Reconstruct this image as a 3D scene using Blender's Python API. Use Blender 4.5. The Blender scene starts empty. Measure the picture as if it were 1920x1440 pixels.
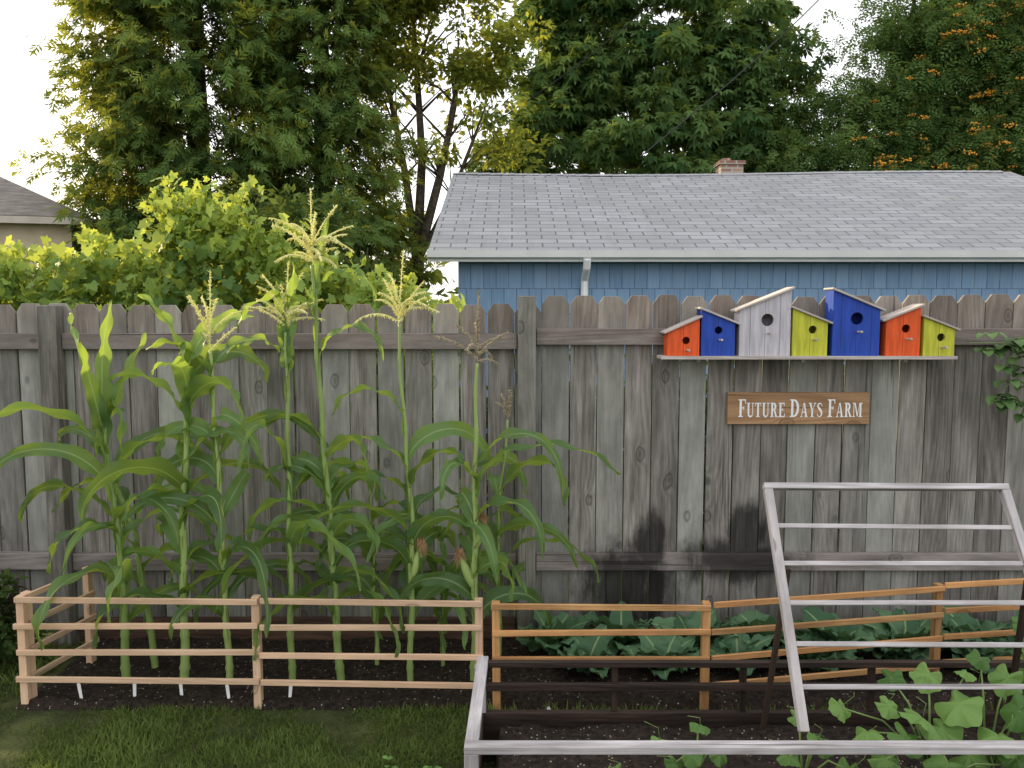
import bpy, math, random
import numpy as np
from mathutils import Vector, Matrix
from mathutils import noise as mn
random.seed(7); rng=np.random.default_rng(11)
R=math.radians
scene=bpy.context.scene
COL=scene.collection

# ---------------------------------------------------------------- node helpers
class NT:
    def __init__(s,name):
        s.m=bpy.data.materials.new(name); s.m.use_nodes=True
        s.t=s.m.node_tree; s.t.nodes.clear()
        s.out=s.t.nodes.new('ShaderNodeOutputMaterial')
    def n(s,typ,ins=None,**kw):
        nd=s.t.nodes.new('ShaderNode'+typ)
        for k,v in kw.items(): setattr(nd,k,v)
        if ins:
            for k,v in ins.items(): s.set(nd.inputs[k],v)
        return nd
    def set(s,sock,v):
        if isinstance(v,bpy.types.NodeSocket): s.t.links.new(v,sock)
        else: 
            if isinstance(v,tuple) and len(v)==3 and sock.type=='RGBA': v=(*v,1)
            sock.default_value=v
    def math(s,op,a,b=None,c=None,clamp=False):
        nd=s.t.nodes.new('ShaderNodeMath'); nd.operation=op; nd.use_clamp=clamp
        s.set(nd.inputs[0],a)
        if b is not None: s.set(nd.inputs[1],b)
        if c is not None: s.set(nd.inputs[2],c)
        return nd.outputs[0]
    def mix(s,f,a,b,mode='MIX'):
        nd=s.t.nodes.new('ShaderNodeMix'); nd.data_type='RGBA'; nd.blend_type=mode
        s.set(nd.inputs[0],f); s.set(nd.inputs[6],a); s.set(nd.inputs[7],b)
        return nd.outputs[2]
    def ss(s,x,lo,hi,a=0.0,b=1.0):
        nd=s.t.nodes.new('ShaderNodeMapRange'); nd.interpolation_type='SMOOTHSTEP'
        for i,v in enumerate((x,lo,hi,a,b)): s.set(nd.inputs[i],v)
        return nd.outputs[0]
    def noise(s,vec,scale,detail=3,rough=.55):
        return s.n('TexNoise',{'Vector':vec,'Scale':scale,'Detail':detail,'Roughness':rough}).outputs[0]
    def comb(s,x,y,z):
        return s.n('CombineXYZ',{0:x,1:y,2:z}).outputs[0]
    def sep(s,v): return s.n('SeparateXYZ',{0:v}).outputs
    def bump(s,h,strength=.4,dist=.004):
        return s.n('Bump',{'Height':h,'Strength':strength,'Distance':dist}).outputs[0]
    def bsdf(s,col,rough=.8,nrm=None,spec=.3):
        b=s.n('BsdfPrincipled',{'Base Color':col,'Roughness':rough,'Specular IOR Level':spec})
        if nrm is not None: s.set(b.inputs['Normal'],nrm)
        return b.outputs[0]
    def done(s,sh):
        s.t.links.new(sh,s.out.inputs[0]); return s.m

def wood(name,c1,c2,c3,val=(.75,1.2),knots=.6,grain=.5,rough=.85,wet=False,dirt=.35):
    t=NT(name)
    at=t.n('Attribute',attribute_name='rnd'); r=t.sep(at.outputs['Color'])
    uv=t.sep(t.n('UVMap').outputs[0])
    u=t.math('ADD',uv[0],t.math('MULTIPLY',r[0],7.3)); v=t.math('ADD',uv[1],t.math('MULTIPLY',r[1],11.7))
    kv=t.comb(t.math('MULTIPLY',u,7),t.math('MULTIPLY',v,4.2),t.math('MULTIPLY',r[2],9))
    vo=t.n('TexVoronoi',{'Vector':kv,'Scale':1.0,'Randomness':1.0})
    keep=t.math('GREATER_THAN',t.sep(vo.outputs['Color'])[0],1-knots)
    d=vo.outputs['Distance']
    infl=t.math('MULTIPLY',keep,t.math('POWER',2.718,t.math('MULTIPLY',d,-9)))
    big=t.noise(t.comb(t.math('MULTIPLY',u,5),t.math('MULTIPLY',v,.7),r[2]),1.0,1)
    ph=t.math('ADD',t.math('ADD',t.math('MULTIPLY',u,60),t.math('MULTIPLY',big,22)),t.math('MULTIPLY',infl,10))
    ring=t.math('MULTIPLY_ADD',t.math('SINE',t.math('MULTIPLY',ph,3.0)),.5,.5)
    fine=t.noise(t.comb(t.math('MULTIPLY',u,220),t.math('MULTIPLY',v,5),r[2]),1.0,2,.65)
    med=t.noise(t.comb(t.math('MULTIPLY',u,26),t.math('MULTIPLY',v,2.0),r[0]),1.0,3,.62)
    g=t.math('ADD',t.math('MULTIPLY',ring,.30*grain*2),t.math('ADD',t.math('MULTIPLY',fine,.55),t.math('MULTIPLY',med,.8)))
    lo=.42; hi=1.05+grain*.3
    gg=t.ss(g,lo,hi)
    col=t.mix(gg,c1,c2)
    hue=t.ss(t.math('ADD',t.math('MULTIPLY',r[2],.7),t.math('MULTIPLY',big,.6)),.35,.95)
    col=t.mix(hue,col,t.mix(.6,col,c3))
    vv=t.math('MULTIPLY_ADD',r[1],val[1]-val[0],val[0])
    blot=t.ss(t.noise(t.comb(t.math('MULTIPLY',u,9),t.math('MULTIPLY',v,2.5),5.0),1.0,4,.65),.3,.75,1-dirt,1+dirt*.5)
    vv=t.math('MULTIPLY',vv,blot)
    kn=t.math('MULTIPLY',keep,t.ss(d,.15,.05)); kring=t.math('MULTIPLY',keep,t.math('MULTIPLY',t.ss(d,.11,.14),t.ss(d,.19,.16)))
    vv=t.math('MULTIPLY',vv,t.math('MULTIPLY_ADD',kn,-.35,1))
    vv=t.math('MULTIPLY',vv,t.math('MULTIPLY_ADD',kring,-.4,1))
    crack=t.ss(t.noise(t.comb(t.math('MULTIPLY',u,55),t.math('MULTIPLY',v,.9),r[0]),1.0,1),.69,.73)
    vv=t.math('MULTIPLY',vv,t.math('MULTIPLY_ADD',crack,-.5,1))
    rgh=rough
    if wet:
        p=t.sep(t.n('TexCoord').outputs['Object'])
        # each board soaks differently: offset the stain edge per board
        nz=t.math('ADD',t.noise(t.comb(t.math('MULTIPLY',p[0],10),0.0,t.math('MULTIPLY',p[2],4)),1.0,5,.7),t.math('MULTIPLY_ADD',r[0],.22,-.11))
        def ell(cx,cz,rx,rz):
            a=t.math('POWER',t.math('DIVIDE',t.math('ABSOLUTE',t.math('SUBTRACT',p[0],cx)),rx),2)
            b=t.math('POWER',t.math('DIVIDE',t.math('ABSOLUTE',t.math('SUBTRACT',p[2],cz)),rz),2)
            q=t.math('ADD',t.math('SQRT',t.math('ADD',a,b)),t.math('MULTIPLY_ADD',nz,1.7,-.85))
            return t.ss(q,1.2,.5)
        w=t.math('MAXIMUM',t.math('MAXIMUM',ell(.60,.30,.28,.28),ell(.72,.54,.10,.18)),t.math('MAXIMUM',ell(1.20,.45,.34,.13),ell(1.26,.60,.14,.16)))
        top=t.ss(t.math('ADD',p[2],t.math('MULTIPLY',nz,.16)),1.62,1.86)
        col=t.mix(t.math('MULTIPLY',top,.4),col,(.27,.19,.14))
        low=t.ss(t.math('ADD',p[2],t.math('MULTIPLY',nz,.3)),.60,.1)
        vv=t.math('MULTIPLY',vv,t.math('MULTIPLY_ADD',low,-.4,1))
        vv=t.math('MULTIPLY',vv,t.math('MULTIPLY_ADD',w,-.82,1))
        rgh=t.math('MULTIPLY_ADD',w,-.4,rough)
    col=t.mix(1.0,col,t.comb(vv,vv,vv),'MULTIPLY')
    return t.done(t.bsdf(col,rgh,t.bump(fine,.5,.003),.25))

def leafmat(name,cd,cl,ct,trans=.35,rough=.5,spec=.35,veins=False,far=False):
    t=NT(name)
    at=t.n('Attribute',attribute_name='rnd'); r=t.sep(at.outputs['Color'])
    f=r[0]
    col=t.mix(f,cd,cl)
    tc=t.mix(t.math('MULTIPLY_ADD',f,.5,.3),cd,ct) if not veins else t.mix(.35,ct,col)
    if veins:
        uv=t.sep(t.n('UVMap').outputs[0])
        mid=t.ss(t.math('ABSOLUTE',uv[0]),.10,.03)
        line=t.math('MULTIPLY_ADD',t.math('SINE',t.math('MULTIPLY',uv[0],60)),.5,.5)
        col=t.mix(t.math('MULTIPLY',line,.22),col,cl)
        col=t.mix(t.math('MULTIPLY',mid,.7),col,(.34,.44,.20))
    b=t.n('BsdfDiffuse',{'Color':col}).outputs[0] if far else t.bsdf(col,rough,None,spec)
    tr=t.n('BsdfTranslucent',{'Color':tc}).outputs[0]
    ms=t.n('MixShader',{0:trans,1:b,2:tr})
    return t.done(ms.outputs[0])

def simple(name,c1,c2,scale=8,rough=.7,bump=.2,spec=.3,metal=0):
    t=NT(name)
    p=t.n('TexCoord').outputs['Object']
    n1=t.noise(p,scale,3,.6)
    col=t.mix(t.ss(n1,.3,.7),c1,c2)
    return t.done(t.bsdf(col,rough,t.bump(n1,bump,.004),spec))

# ---------------------------------------------------------------- mesh helpers
class MB:
    def __init__(s): s.v=[];s.f=[];s.uv=[];s.c=[]
    def face(s,idx,uvs,c): s.f.append(idx); s.uv.append(uvs); s.c.append(c)
    def box(s,p0,p1,side,w,th,c=None,taper=1.0):
        p0=Vector(p0);p1=Vector(p1);d=(p1-p0);L=d.length;d.normalize()
        si=Vector(side);si=(si-d*si.dot(d)).normalized();n=d.cross(si)
        c=c or (random.random(),random.random(),random.random())
        b=len(s.v)
        for q,k in((p0,1),(p1,taper)):
            for a,e in((-1,-1),(1,-1),(1,1),(-1,1)):
                s.v.append(q+si*(a*w*k/2)+n*(e*th*k/2))
        for k in range(4):
            k2=(k+1)%4
            wd=w if k%2==0 else th; o=(0,w,w+th,2*w+th)[k]
            s.face([b+k,b+k2,b+4+k2,b+4+k],[(o,0),(o+wd,0),(o+wd,L),(o,L)],c)
        s.face([b+3,b+2,b+1,b],[(0,0),(w,0),(w,th),(0,th)],c)
        s.face([b+4,b+5,b+6,b+7],[(0,0),(w,0),(w,th),(0,th)],c)
    def aabox(s,x0,x1,y0,y1,z0,z1,axis='x',c=None):
        cx,cy,cz=(x0+x1)/2,(y0+y1)/2,(z0+z1)/2
        if axis=='x': s.box((x0,cy,cz),(x1,cy,cz),(0,0,1),z1-z0,y1-y0,c)
        elif axis=='z': s.box((cx,cy,z0),(cx,cy,z1),(1,0,0),x1-x0,y1-y0,c)
        else: s.box((cx,y0,cz),(cx,y1,cz),(0,0,1),z1-z0,x1-x0,c)
    def prism(s,outline,origin,ex,ez,ey,th,c=None):
        c=c or (random.random(),random.random(),random.random())
        o=Vector(origin);ex=Vector(ex);ez=Vector(ez);ey=Vector(ey);b=len(s.v);n=len(outline)
        for k in (0,1):
            for a,z in outline: s.v.append(o+ex*a+ez*z+ey*(k*th))
        s.face(list(range(b,b+n)),[(a,z) for a,z in outline],c)
        s.face([b+n+i for i in reversed(range(n))],[(a+.5,z) for a,z in reversed(outline)],c)
        for i in range(n):
            j=(i+1)%n;a0,z0=outline[i];a1,z1=outline[j]
            s.face([b+j,b+i,b+n+i,b+n+j],[(a1,z1),(a0,z0),(a0+.01,z0),(a1+.01,z1)],c)
    def tube(s,pts,rad,seg=6,c=None,cap=True):
        c=c or (random.random(),random.random(),random.random())
        pts=[Vector(p) for p in pts]; b=len(s.v);n=len(pts)
        L=0
        for i,p in enumerate(pts):
            d=(pts[min(i+1,n-1)]-pts[max(i-1,0)]).normalized()
            a=d.cross(Vector((.3,1,.2))).normalized();e=d.cross(a)
            r=rad[i] if hasattr(rad,'__len__') else rad
            for k in range(seg):
                th=2*math.pi*k/seg
                s.v.append(p+a*(r*math.cos(th))+e*(r*math.sin(th)))
        for i in range(n-1):
            dl=(pts[i+1]-pts[i]).length
            for k in range(seg):
                k2=(k+1)%seg
                s.face([b+i*seg+k,b+i*seg+k2,b+(i+1)*seg+k2,b+(i+1)*seg+k],[(k*.02,L),((k+1)*.02,L),((k+1)*.02,L+dl),(k*.02,L+dl)],c)
            L+=dl
        if cap:
            s.face([b+k for k in reversed(range(seg))],[(0,0)]*seg,c)
            s.face([b+(n-1)*seg+k for k in range(seg)],[(0,0)]*seg,c)
    def ribbon(s,start,az,L,e0,e1,W,prof='corn',seg=16,fold=.25,wave=.0,roll=0.0,bend=1.3,azbend=0.0,c=None):
        c=c or (random.random(),random.random(),random.random())
        p=Vector(start);b=len(s.v);ph=random.random()*6
        for i in range(seg+1):
            t=i/seg
            e=e0+(e1-e0)*(t**bend); a=az+azbend*t
            d=Vector((math.cos(a)*math.cos(e),math.sin(a)*math.cos(e),math.sin(e)))
            sd=Vector((-math.sin(a),math.cos(a),0)); nn=sd.cross(d)*-1
            rr=roll*min(1,.35+t); s2=sd*math.cos(rr)+nn*math.sin(rr); n2=nn*math.cos(rr)-sd*math.sin(rr)
            if prof=='corn': w=W*(.45+.55*min(1,t*5))*(1-t)**.55 if t<1 else 0.001
            elif prof=='round': w=W*math.sin(math.pi*min(1,(t*.93+.07))**.8)**.6 if t>.3 else W*.04
            elif prof=='blade': w=W*(math.sin(math.pi*(t*.96+.02))**.8)
            for k in range(5):
                q=(k-2)/2
                wv=wave*math.sin(t*22+ph+ (1.5 if k==0 else 0))*abs(q)**2
                s.v.append(p+s2*(q*w/2)+n2*(abs(q)*fold*w*.5+wv))
            if i<seg: p=p+d*(L/seg)
        for i in range(seg):
            for k in range(4):
                a0=b+i*5+k
                s.face([a0,a0+1,a0+6,a0+5],[((k-2)/2,i/seg),((k-1)/2,i/seg),((k-1)/2,(i+1)/seg),((k-2)/2,(i+1)/seg)],c)
        return p
    def build(s,name,mat,parent=None,smooth=False,bevel=0):
        me=bpy.data.meshes.new(name); me.from_pydata([tuple(v) for v in s.v],[],s.f)
        uvl=me.uv_layers.new(name='UVMap'); 
        uvl.data.foreach_set('uv',np.array([x for f in s.uv for u in f for x in u],dtype=np.float32))
        ca=me.attributes.new('rnd','FLOAT_COLOR','CORNER')
        ca.data.foreach_set('color',np.array([x for f,c in zip(s.f,s.c) for _ in f for x in (*c,1)],dtype=np.float32))
        me.materials.append(mat)
        if smooth: me.polygons.foreach_set('use_smooth',[True]*len(me.polygons))
        ob=bpy.data.objects.new(name,me); COL.objects.link(ob)
        if parent: 
            ob.parent=parent; ob.location=-Vector(parent.location)
        if bevel:
            m=ob.modifiers.new('b','BEVEL'); m.width=bevel; m.segments=1; m.limit_method='ANGLE'
        return ob

def scatter(name,mat,tv,tf,pos,d,n,sc,rnd,parent=None):
    tv=np.array(tv,float);tf=np.array(tf);N=len(pos);k=len(tv)
    y=d/np.linalg.norm(d,axis=1,keepdims=True)
    x=np.cross(y,n);x/=np.linalg.norm(x,axis=1,keepdims=True)+1e-9
    z=np.cross(x,y)
    sc=np.asarray(sc).reshape(N,1,1)
    V=(tv[None,:,0,None]*x[:,None,:]+tv[None,:,1,None]*y[:,None,:]+tv[None,:,2,None]*z[:,None,:])*sc+pos[:,None,:]
    V=V.reshape(-1,3)
    F=(tf[None]+(np.arange(N)*k)[:,None,None]).reshape(-1,tf.shape[1])
    me=bpy.data.meshes.new(name)
    me.vertices.add(len(V)); me.vertices.foreach_set('co',V.astype(np.float32).ravel())
    me.loops.add(F.size); me.loops.foreach_set('vertex_index',F.astype(np.int32).ravel())
    me.polygons.add(len(F)); me.polygons.foreach_set('loop_start',(np.arange(len(F))*F.shape[1]).astype(np.int32))
    me.update(calc_edges=True); me.validate()
    ca=me.attributes.new('rnd','FLOAT_COLOR','POINT')
    C=np.ones((N,k,4),np.float32); C[:,:,:3]=rnd[:,None,:]
    ca.data.foreach_set('color',C.ravel())
    me.materials.append(mat)
    ob=bpy.data.objects.new(name,me); COL.objects.link(ob)
    if parent: ob.parent=parent; ob.location=-Vector(parent.location)
    return ob

def thing(name,label,cat,loc=(0,0,0),group=None):
    e=bpy.data.objects.new(name,None); e.location=loc; e.empty_display_size=.1; COL.objects.link(e)
    e['label']=label; e['category']=cat
    if group: e['group']=group
    return e
def tag(ob,label,cat,group=None,kind=None):
    if label: ob['label']=label
    if cat: ob['category']=cat
    if group: ob['group']=group
    if kind: ob['kind']=kind
    return ob

# ---------------------------------------------------------------- camera, light
cam=bpy.data.cameras.new('camera'); co=bpy.data.objects.new('camera',cam); COL.objects.link(co)
cam.sensor_width=36; cam.lens=28.26; cam.clip_end=3000; cam.clip_start=.05
co.location=(0,0,1.75); co.rotation_euler=(R(90-5.1),0,0)
scene.camera=co
EL=R(15); AZ=R(-56)   # azimuth measured from +Y towards +X
sd=Vector((math.sin(AZ)*math.cos(EL),math.cos(AZ)*math.cos(EL),math.sin(EL)))
sl=bpy.data.lights.new('sun','SUN'); so=bpy.data.objects.new('sun',sl); COL.objects.link(so)
sl.energy=5; sl.angle=R(.5); sl.color=(1,.84,.46)
so.rotation_euler=(-sd).to_track_quat('-Z','Y').to_euler()
w=bpy.data.worlds.new('World'); scene.world=w; w.use_nodes=True
nt=w.node_tree; bg=nt.nodes['Background']
sky=nt.nodes.new('ShaderNodeTexSky'); sky.sky_type='NISHITA'; sky.sun_disc=False
sky.sun_elevation=EL; sky.sun_rotation=AZ; sky.air_density=1.0; sky.dust_density=3.5; sky.ozone_density=1
mx=nt.nodes.new('ShaderNodeMix'); mx.data_type='RGBA'; mx.inputs[0].default_value=.5
nt.links.new(sky.outputs[0],mx.inputs[6]); mx.inputs[7].default_value=(18.2,18.1,18.0,1)
nt.links.new(mx.outputs[2],bg.inputs[0]); bg.inputs[1].default_value=.15
scene.view_settings.view_transform='Standard'; scene.view_settings.look='None'; scene.view_settings.exposure=0

# ---------------------------------------------------------------- materials
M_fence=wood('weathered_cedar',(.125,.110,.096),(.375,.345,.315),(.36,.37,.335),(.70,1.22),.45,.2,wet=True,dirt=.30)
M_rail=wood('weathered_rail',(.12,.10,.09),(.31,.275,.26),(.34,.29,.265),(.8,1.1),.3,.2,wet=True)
M_post=wood('weathered_post',(.10,.09,.078),(.30,.275,.24),(.28,.275,.24),(.85,1.05),.2,.2,dirt=.4)
M_pine=wood('new_pine',(.46,.30,.18),(.70,.50,.34),(.70,.45,.30),(.85,1.15),.3,.25,.7,dirt=.15)
M_orange=wood('orange_cedar',(.38,.19,.075),(.62,.37,.16),(.58,.27,.10),(.75,1.2),.3,.25,.6,dirt=.3)  # warmer, more orange wood tone than the pale pine panels
M_silver=wood('silver_grey_wood',(.28,.25,.25),(.56,.53,.54),(.50,.45,.44),(.85,1.1),.2,.3,.8,dirt=.3)
M_wet=wood('dark_wet_wood',(.016,.011,.009),(.055,.034,.026),(.055,.035,.026),(.8,1.2),.2,.3,.6)
M_kick=wood('reddish_board',(.05,.03,.02),(.16,.09,.06),(.12,.07,.05),(.8,1.2),.2,.3)
M_sign=wood('stained_sign_board',(.29,.16,.08),(.48,.29,.155),(.42,.24,.12),(.95,1.05),.3,.5,.6,dirt=.2)
M_bhroof=wood('grey_shelf_wood',(.36,.31,.28),(.62,.56,.53),(.5,.42,.38),(.9,1.1),.1,.3,.8,dirt=.2)
M_white=simple('white_paint',(.84,.84,.85),(.90,.90,.90),6,.5,.1)
M_tag=simple('white_plastic',(.8,.8,.78),(.88,.88,.86),30,.4,.05)
t=NT('soil_mulch'); p=t.n('TexCoord').outputs['Object']
n1=t.noise(p,40,4,.7); n2=t.n('TexVoronoi',{'Vector':p,'Scale':95.0})
per=t.math('MULTIPLY',t.math('GREATER_THAN',t.sep(n2.outputs['Color'])[0],.93),t.ss(n2.outputs['Distance'],.4,.25))
col=t.mix(t.ss(n1,.3,.75),(.008,.006,.005),(.05,.034,.024)); col=t.mix(t.math('MULTIPLY',per,.8),col,(.42,.38,.33))
M_soil=t.done(t.bsdf(col,.9,t.bump(n1,.9,.02),.2))
t=NT('lawn_ground'); p=t.n('TexCoord').outputs['Object']
n1=t.noise(p,3,4,.65)
col=t.mix(t.ss(n1,.35,.7),(.035,.045,.018),(.085,.095,.035)); 
M_ground=t.done(t.bsdf(col,.95,t.bump(t.noise(p,60,3),.8,.02),.1))

# ---------------------------------------------------------------- ground
mb=MB(); mb.v=[(-400,-60,0),(400,-60,0),(400,900,0),(-400,900,0)]; mb.face([0,1,2,3],[(0,0)]*4,(0,0,0))
g=mb.build('ground',M_ground); tag(g,None,None,kind='structure')
def soil(name,x0,x1,y0,y1,z):
    nx=int((x1-x0)/.025);ny=int((y1-y0)/.025);mb=MB()
    for j in range(ny+1):
        for i in range(nx+1):
            x=x0+(x1-x0)*i/nx;y=y0+(y1-y0)*j/ny
            e=1 if 0<i<nx and 0<j<ny else 0
            h=mn.noise((x*6,y*6,z))*.018+mn.noise((x*25,y*25,3))*.012+mn.noise((x*60,y*60,3))*.008
            mb.v.append((x,y,(z+h) if e else -.01))
    for j in range(ny):
        for i in range(nx):
            a=j*(nx+1)+i; mb.face([a,a+1,a+nx+2,a+nx+1],[(0,0)]*4,(0,0,0))
    o=mb.build(name,M_soil,smooth=True); tag(o,None,None,kind='structure')
soil('soil_bed',-2.20,2.95,3.40,4.14,.030)
soil('soil_bed',-.07,2.95,2.44,2.98,.17)

# ---------------------------------------------------------------- main fence
FY=4.15
fence=thing('wooden_fence','tall weathered grey cedar fence with dog-eared pickets','fence',(0,FY,0))
mb=MB(); pitch=.1425; x=-3.55
while x<3.3:
    left=x<.05
    top=(1.792 if left else 1.836)+random.uniform(-.007,.007)
    wd=pitch-random.choice([.003,.004,.006,.008,.010]); h=wd/2; ear=.030; er=.042
    z0=.05+random.uniform(-.01,.01); tl=random.uniform(-.0025,.0025); yo=random.uniform(-.003,.004)
    out=[(-h,z0),(h,z0),(h+tl,top-er),(h-ear+tl,top),(-h+ear+tl,top),(-h+tl,top-er)]
    mb.prism(out,(x+pitch/2,FY+yo,0),(1,0,0),(0,0,1),(0,1,0),.017)
    x+=pitch
mb.build('picket_panel',M_fence,fence,bevel=.0015)
for xx,tp in ((-2.35,1.785),(.075,1.832),(-4.0,1.8),(2.86,1.84)):
    mb=MB(); mb.aabox(xx-.046,xx+.046,4.062,4.146,0,tp,'z'); mb.build('post',M_post,fence,bevel=.004)
for (a,b,z0,z1) in ((-3.95,-2.40,1.561,1.643),(-2.300,.025,1.561,1.643),(.125,2.81,1.583,1.667),
                    (-3.95,-2.40,.405,.495),(-2.300,.025,.400,.490),(.125,2.81,.400,.492)):
    mb=MB(); mb.aabox(a,b,4.108,4.1455,z0,z1,'x'); mb.build('rail',M_rail,fence,bevel=.003)
for a,b,zt in ((-2.29,.02,.14),(.13,2.8,.09)):
    mb=MB(); mb.aabox(a,b,4.115,4.145,.01,zt,'x'); mb.build('kickboard',M_kick,fence,bevel=.003)

# ---------------------------------------------------------------- sign
sign=thing('wooden_sign','stained brown wooden farm name sign with white serif lettering','sign',(1.48,4.14,1.17))
mb=MB(); mb.aabox(1.113,1.846,4.122,4.146,1.173,1.339,'x',(.3,.5,.2)); mb.build('board',M_sign,sign,bevel=.002)
def rc(a,b,c,d): return [(a,b),(c,b),(c,d),(a,d)]
def stroke(pts):
    qs=[];n=len(pts)
    L=[];Rr=[]
    for i,(x,y,w_) in enumerate(pts):
        a=pts[max(i-1,0)];b=pts[min(i+1,n-1)];dx,dy=b[0]-a[0],b[1]-a[1];l=math.hypot(dx,dy)
        L.append((x-dy/l*w_/2,y+dx/l*w_/2));Rr.append((x+dy/l*w_/2,y-dx/l*w_/2))
    for i in range(n-1): qs.append([Rr[i],Rr[i+1],L[i+1],L[i]])
    return qs
def arc(cx,cy,rx,ry,a0,a1,wf,n=12):
    return stroke([(cx+rx*math.cos(R(a0+(a1-a0)*i/n)),cy+ry*math.sin(R(a0+(a1-a0)*i/n)),wf(i/n)) for i in range(n+1)])
bul=lambda t_:.07+.12*math.sin(math.pi*t_)
G={}
G['F']=(.62,[rc(.1,0,.28,1),rc(0,0,.1,.06),rc(.28,0,.38,.06),rc(0,.94,.1,1),rc(.28,.93,.6,1),rc(.53,.76,.6,.93),rc(.28,.48,.47,.55),rc(.42,.55,.47,.63),rc(.42,.40,.47,.48)])
G['E']=(.66,[rc(.1,0,.28,1),rc(0,0,.1,.06),rc(0,.94,.1,1),rc(.28,.93,.6,1),rc(.53,.78,.6,.93),rc(.28,.48,.47,.55),rc(.42,.55,.47,.62),rc(.42,.41,.47,.48),rc(.28,0,.64,.07),rc(.57,.07,.64,.24)])
G['T']=(.66,[rc(.23,0,.41,1),rc(.13,0,.23,.06),rc(.41,0,.5,.06),rc(0,.93,.23,1),rc(.41,.93,.63,1),rc(0,.76,.06,.93),rc(.57,.76,.63,.93)])
G['U']=(.74,[rc(.08,.27,.25,1),rc(0,.94,.08,1),rc(.25,.94,.33,1),rc(.55,.27,.62,1),rc(.46,.94,.55,1),rc(.62,.94,.71,1)]+arc(.375,.27,.21,.24,180,360,lambda t_:.17-.10*t_))
G['R']=(.76,[rc(.1,0,.28,1),rc(0,0,.1,.06),rc(.28,0,.36,.06),rc(0,.94,.1,1),[(.34,.5),(.48,.5),(.70,.06),(.52,.06)],rc(.5,0,.77,.06)]+arc(.27,.735,.25,.23,90,-90,bul))
G['D']=(.78,[rc(.1,0,.28,1),rc(0,0,.1,.06),rc(0,.94,.1,1)]+arc(.27,.5,.38,.465,90,-90,bul))
G['A']=(.76,[[(.08,.06),(.15,.06),(.37,1),(.31,1)],[(.49,.06),(.68,.06),(.43,1),(.32,1)],rc(.17,.3,.5,.37),rc(0,0,.23,.06),rc(.42,0,.75,.06)])
G['Y']=(.74,[[(.28,.45),(.43,.45),(.25,.94),(.07,.94)],[(.37,.45),(.43,.5),(.66,.94),(.59,.94)],rc(.27,.06,.44,.5),rc(0,.94,.31,1),rc(.5,.94,.73,1),rc(.18,0,.52,.06)])
G['S']=(.60,stroke([(.52,.78,.06),(.45,.92,.07),(.3,.965,.08),(.15,.90,.12),(.10,.76,.15),(.2,.62,.18),(.36,.5,.19),(.48,.36,.18),(.5,.2,.14),(.4,.07,.09),(.25,.035,.07),(.1,.1,.06),(.04,.24,.05)]))
G['M']=(1.0,[rc(.08,.06,.15,1),[(.15,1),(.28,1),(.53,.12),(.45,0)],[(.45,0),(.52,.1),(.72,.98),(.67,.98)],rc(.70,.06,.88,1),rc(0,0,.24,.06),rc(.6,0,.98,.06),rc(0,.94,.08,1),rc(.88,.94,.98,1)])
def layout(words,big,small,gap=.07,space=.42):
    out=[];x=0
    for wi,wd in enumerate(words):
        for i,ch in enumerate(wd):
            s_=big if i==0 else small; out.append((ch,x,s_)); x+=(G[ch][0]+gap)*s_
        x+=space*small
    return out,x-space*small
lay,tot=layout(['FUTURE','DAYS','FARM'],.092,.074)
sx=.645/tot; mb=MB(); kk=0
for ch,x0,s_ in lay:
    for q in G[ch][1]:
        kk+=1; off=.0010+.00012*(kk%9)
        b=len(mb.v)
        for a,z in q: mb.v.append((1.168+(x0+a*s_)*sx,4.122-off,1.211+z*s_))
        mb.face([b,b+1,b+2,b+3],[(0,0)]*4,(0,0,0))
mb.build('lettering',M_white,sign)

# ---------------------------------------------------------------- birdhouses
shelf=thing('wall_shelf','narrow pale grey wooden shelf fixed to the fence holding birdhouses','shelf',(1.47,4.05,1.52))
mb=MB(); mb.aabox(.740,2.207,3.975,4.107,1.517,1.533,'x'); mb.build('shelf_board',M_bhroof,shelf,bevel=.001)
for xx in (.95,1.48,2.0):
    mb=MB(); mb.aabox(xx-.01,xx+.01,4.08,4.107,1.497,1.5165,'x'); mb.build('bracket',M_bhroof,shelf)
def paint(name,c,seam):
    t=NT(name); p=t.n('TexCoord').outputs['Object']; ps=t.sep(p)
    st=t.noise(t.comb(t.math('MULTIPLY',ps[0],70),t.math('MULTIPLY',ps[1],70),t.math('MULTIPLY',ps[2],7)),1.0,3)
    sc_=t.noise(p,45,4,.7)
    dk=tuple(x*.72 for x in c); col=t.mix(t.ss(st,.3,.7),dk,c)
    worn=t.ss(sc_,.66,.74); col=t.mix(t.math('MULTIPLY',worn,.3),col,(.30,.22,.16))
    m_=t.math('ABSOLUTE',t.math('SUBTRACT',t.math('FRACT',t.math('DIVIDE',ps[0],seam)),.5))
    sm=t.ss(m_,.5-.0022/seam,.5-.0008/seam)
    col=t.mix(t.math('MULTIPLY',sm,.75),col,tuple(x*.2 for x in c))
    return t.done(t.bsdf(col,.6,t.bump(st,.35,.002),.3))
cols={'orange':(.80,.11,.022),'blue':(.022,.07,.42),'white':(.55,.52,.56),'yellow':(.56,.56,.05)}
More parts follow.
